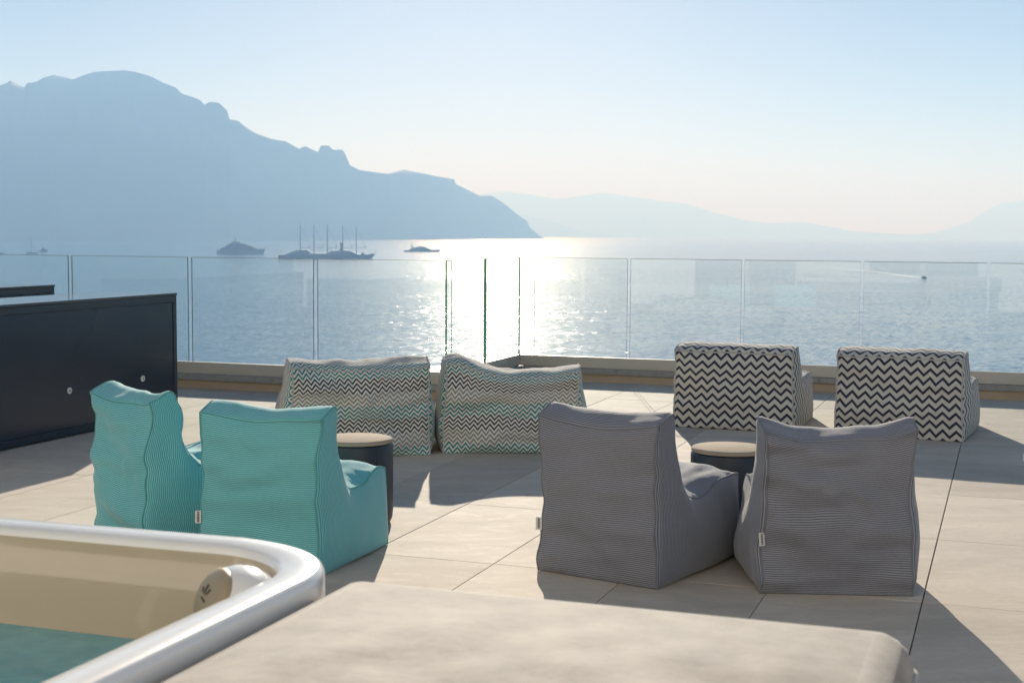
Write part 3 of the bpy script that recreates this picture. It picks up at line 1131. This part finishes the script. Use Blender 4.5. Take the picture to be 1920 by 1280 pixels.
def ship(name, label, cat, px, py, heading=0.0):
    p = sea_point(px, py)
    az = math.atan2(p.y, p.x) - math.pi / 2          # broadside to the line of sight
    return tag(empty(name, p, az + heading), label, cat)


# motor cruise ship, bow to the right
s = ship('cruise_ship', 'tall stepped white cruise ship with a single short mast, bow to the open sea', 'ship', 450, 476.3)
v, f = hull_geo(104, 16, 9.5, sheer=0.9)
mesh_obj('hull', v, f, M['hull_white'], s)
decks('superstructure', [(-46, 41, 7.6, 9.5, 13.0, 3, 2), (-41, 36, 7.4, 13.05, 16.2, 4, 3), (-35, 31, 7.0, 16.25, 19.4, 5, 4), (-29, 22, 6.6, 19.45, 22.6, 5, 4),
                         (-24, 8, 6.0, 22.65, 26.0, 4, 4), (-19, -4, 4.5, 26.05, 29.2, 3, 5)], M['hull_white'], s)
for k, (x0, x1, z) in enumerate(((-44, 38, 12.0), (-38, 31, 15.2), (-32, 25, 18.4), (-26, 15, 21.6))):
    bmx = bmesh.new()
    bm_box(bmx, (x0, -7.75 + k * .32, z - 1.5), (x1, 7.75 - k * .32, z - 0.3))
    bm_obj('window_band', bmx, M['hull_dark'], s)
pole('mast', -10, 29, 39.5, 0.9, M['hull_dark'], s)
pole('antenna', 9, 22.6, 28.5, 0.4, M['hull_dark'], s)
lathe('radar_dome', [(0.6, 22.6), (0.8, 24.4), (1.6, 25.2), (1.7, 26.2), (1.0, 27.2), (0.001, 27.5)], M['hull_dark'], s, 12).location = (-2.5, 0, 2.5)

# five-masted sailing cruise ship
s = ship('sailing_ship', 'long five-masted sailing cruise ship with furled sails', 'ship', 609, 485.3)
v, f = hull_geo(176, 20, 8.2, bow=0.2, sheer=0.5)
mesh_obj('hull', v, f, M['hull_white'], s)
v, f = tube_geo([Vector((86, 0, 9)), Vector((99, 0, 12.5))], [0.7, 0.25], 6)
mesh_obj('bowsprit', v, f, M['hull_dark'], s)
decks('aft_deckhouse', [(-75, -26, 8.6, 8.2, 11.6, 2, 9), (-66, -28, 8.2, 11.65, 14.8, 2, 7), (-57, -30, 7.6, 14.85, 17.2, 3, 5)], M['hull_white'], s)
decks('main_deckhouse', [(-26, 66, 8.6, 8.2, 10.8, 6, 0), (4, 60, 8.2, 10.85, 13.6, 6, 3), (10, 52, 7.6, 13.65, 16.4, 5, 3), (69, 76, 4.0, 8.2, 13.0, 1, 1)], M['hull_white'], s)
lathe('funnel', [(6.5, 14.0), (3.2, 19.0), (2.2, 23.0), (2.3, 27.0), (3.0, 31.0), (2.9, 31.2), (0.001, 31.2)], M['hull_white'], s, 16).location = (32, 0, 0)
for k, (x, top) in enumerate(((-46.5, 66), (-20.5, 65.5), (5, 65.5), (34.5, 65.5), (60, 61.5))):
    mst = pole('mast', x, 8, top, 0.95, M['hull_dark'], s)
    pole('spreader', x - 3.6, 28, 28.05, 0.18, M['hull_dark'], mst, dx=7.2)
    pole('spreader', x - 3.0, 42, 42.05, 0.16, M['hull_dark'], mst, dx=6.0)
    v, f = tube_geo([Vector((x, 0, top - 1)), Vector((x + 23, 0, 17))], 0.14, 4)
    mesh_obj('forestay', v, f, M['hull_dark'], mst)
    v, f = tube_geo([Vector((x, 0, 21.5)), Vector((x + 18, 0, 20.5))], 0.3, 4)
    mesh_obj('boom', v, f, M['hull_dark'], mst)
    sx = x + 16.5
    mesh_obj('furled_sail', [(sx - .9, -.3, 27.5), (sx + 1.6, -.3, 21.8), (sx - .3, -.3, 21.8), (sx - .9, .3, 27.5), (sx + 1.6, .3, 21.8), (sx - .3, .3, 21.8)],
             [(0, 2, 1), (3, 4, 5), (0, 1, 4, 3), (1, 2, 5, 4), (2, 0, 3, 5)], M['sail'], mst)

# motor yacht in the glitter
s = ship('motor_yacht', 'low motor yacht lying in the bright sun glitter', 'yacht', 790, 472.3)
v, f = hull_geo(92, 13, 5.6, sheer=0.5)
mesh_obj('hull', v, f, M['hull_white'], s)
decks('superstructure', [(-32, 27, 5.6, 5.6, 9.2, 6, 4), (-26, 18, 5.2, 9.25, 12.4, 6, 3), (-10, 10, 4.4, 12.45, 14.6, 4, 2)], M['hull_white'], s)
decks('mast_tower', [(-28, -22, 1.6, 12.4, 20.5, 1.5, 3.0)], M['hull_white'], s)
pole('antenna', -9, 14.6, 19, 0.4, M['hull_dark'], s)

# sailing yacht, work boat and a boat cut by the frame on the left
s = ship('sailing_yacht', 'small sailing yacht with one bare mast', 'sailboat', 59, 475.4)
v, f = hull_geo(25, 6, 2.4, sheer=0.3)
mesh_obj('hull', v, f, M['hull_dark'], s)
decks('cabin', [(-6, 5, 2.0, 2.4, 4.2, 2, 1)], M['hull_white'], s)
pole('mast', -0.8, 2.4, 34, 0.6, M['hull_dark'], s)
v, f = tube_geo([Vector((-0.8, 0, 33)), Vector((4.6, 0, 12)), Vector((11.5, 0, 3))], 0.25, 4)
mesh_obj('forestay', v, f, M['hull_dark'], s)
pole('boom', -9, 5.5, 5.6, 0.3, M['sail'], s, dx=8.5)
s = ship('work_boat', 'small stubby motor boat with a short mast beside the sailing yacht', 'boat', 80.5, 471.8)
v, f = hull_geo(19, 6.5, 3.4, sheer=0.6)
mesh_obj('hull', v, f, M['hull_dark'], s)
decks('wheelhouse', [(-4, 6, 2.6, 3.4, 8.2, 1.0, 1.5)], M['hull_dark'], s)
pole('mast', 0.5, 8.2, 15.5, 0.8, M['hull_dark'], s)
s = ship('motor_boat', 'dark low boat at the picture edge beyond the glass railing', 'boat', -3, 476.2)
v, f = hull_geo(20, 5, 2.2, sheer=0.3)
mesh_obj('hull', v, f, M['hull_dark'], s)
decks('cabin', [(-5, 4, 1.8, 2.2, 4.6, 2, 1)], M['hull_dark'], s)

# speedboat with its wake
s = ship('speedboat', 'tiny dark speedboat trailing a long white wake', 'boat', 1733, 521.3, R(-48))
v, f = hull_geo(8.5, 2.8, 1.1, sheer=0.6, n=12)
mesh_obj('hull', v, f, M['hull_dark'], s)
decks('cabin', [(-1.6, 1.2, 1.0, 1.1, 2.6, 0.6, 0.2)], M['hull_dark'], s)
A = sea_point(1731, 521.3)
wk = [(1731, 521.2), (1715, 519.6), (1695, 516.9), (1672, 513.6), (1650, 510.8), (1622, 508.0), (1590, 504.8), (1550, 501.5)]
V, F = [], []
for i, (x, y) in enumerate(wk):
    p = sea_point(x, y)
    q = sea_point(*(wk[i + 1] if i + 1 < len(wk) else wk[i]))
    if i + 1 < len(wk):
        dirv = (q - p).normalized()
    side_v = Vector((-dirv.y, dirv.x, 0))
    wd = (1.6, 3.0, 4.2, 4.4, 4.0, 3.4, 2.4, 0.8)[i]
    for sgn in (-1, 1):
        c = p + side_v * wd * sgn - A
        V.append((c.x, c.y, p.z - A.z + 0.06))
F = [(2 * i, 2 * i + 1, 2 * i + 3, 2 * i + 2) for i in range(len(wk) - 1)]
wko = mesh_obj('wake', V, F, M['foam'])
wko.location = A
kind(wko, 'stuff')
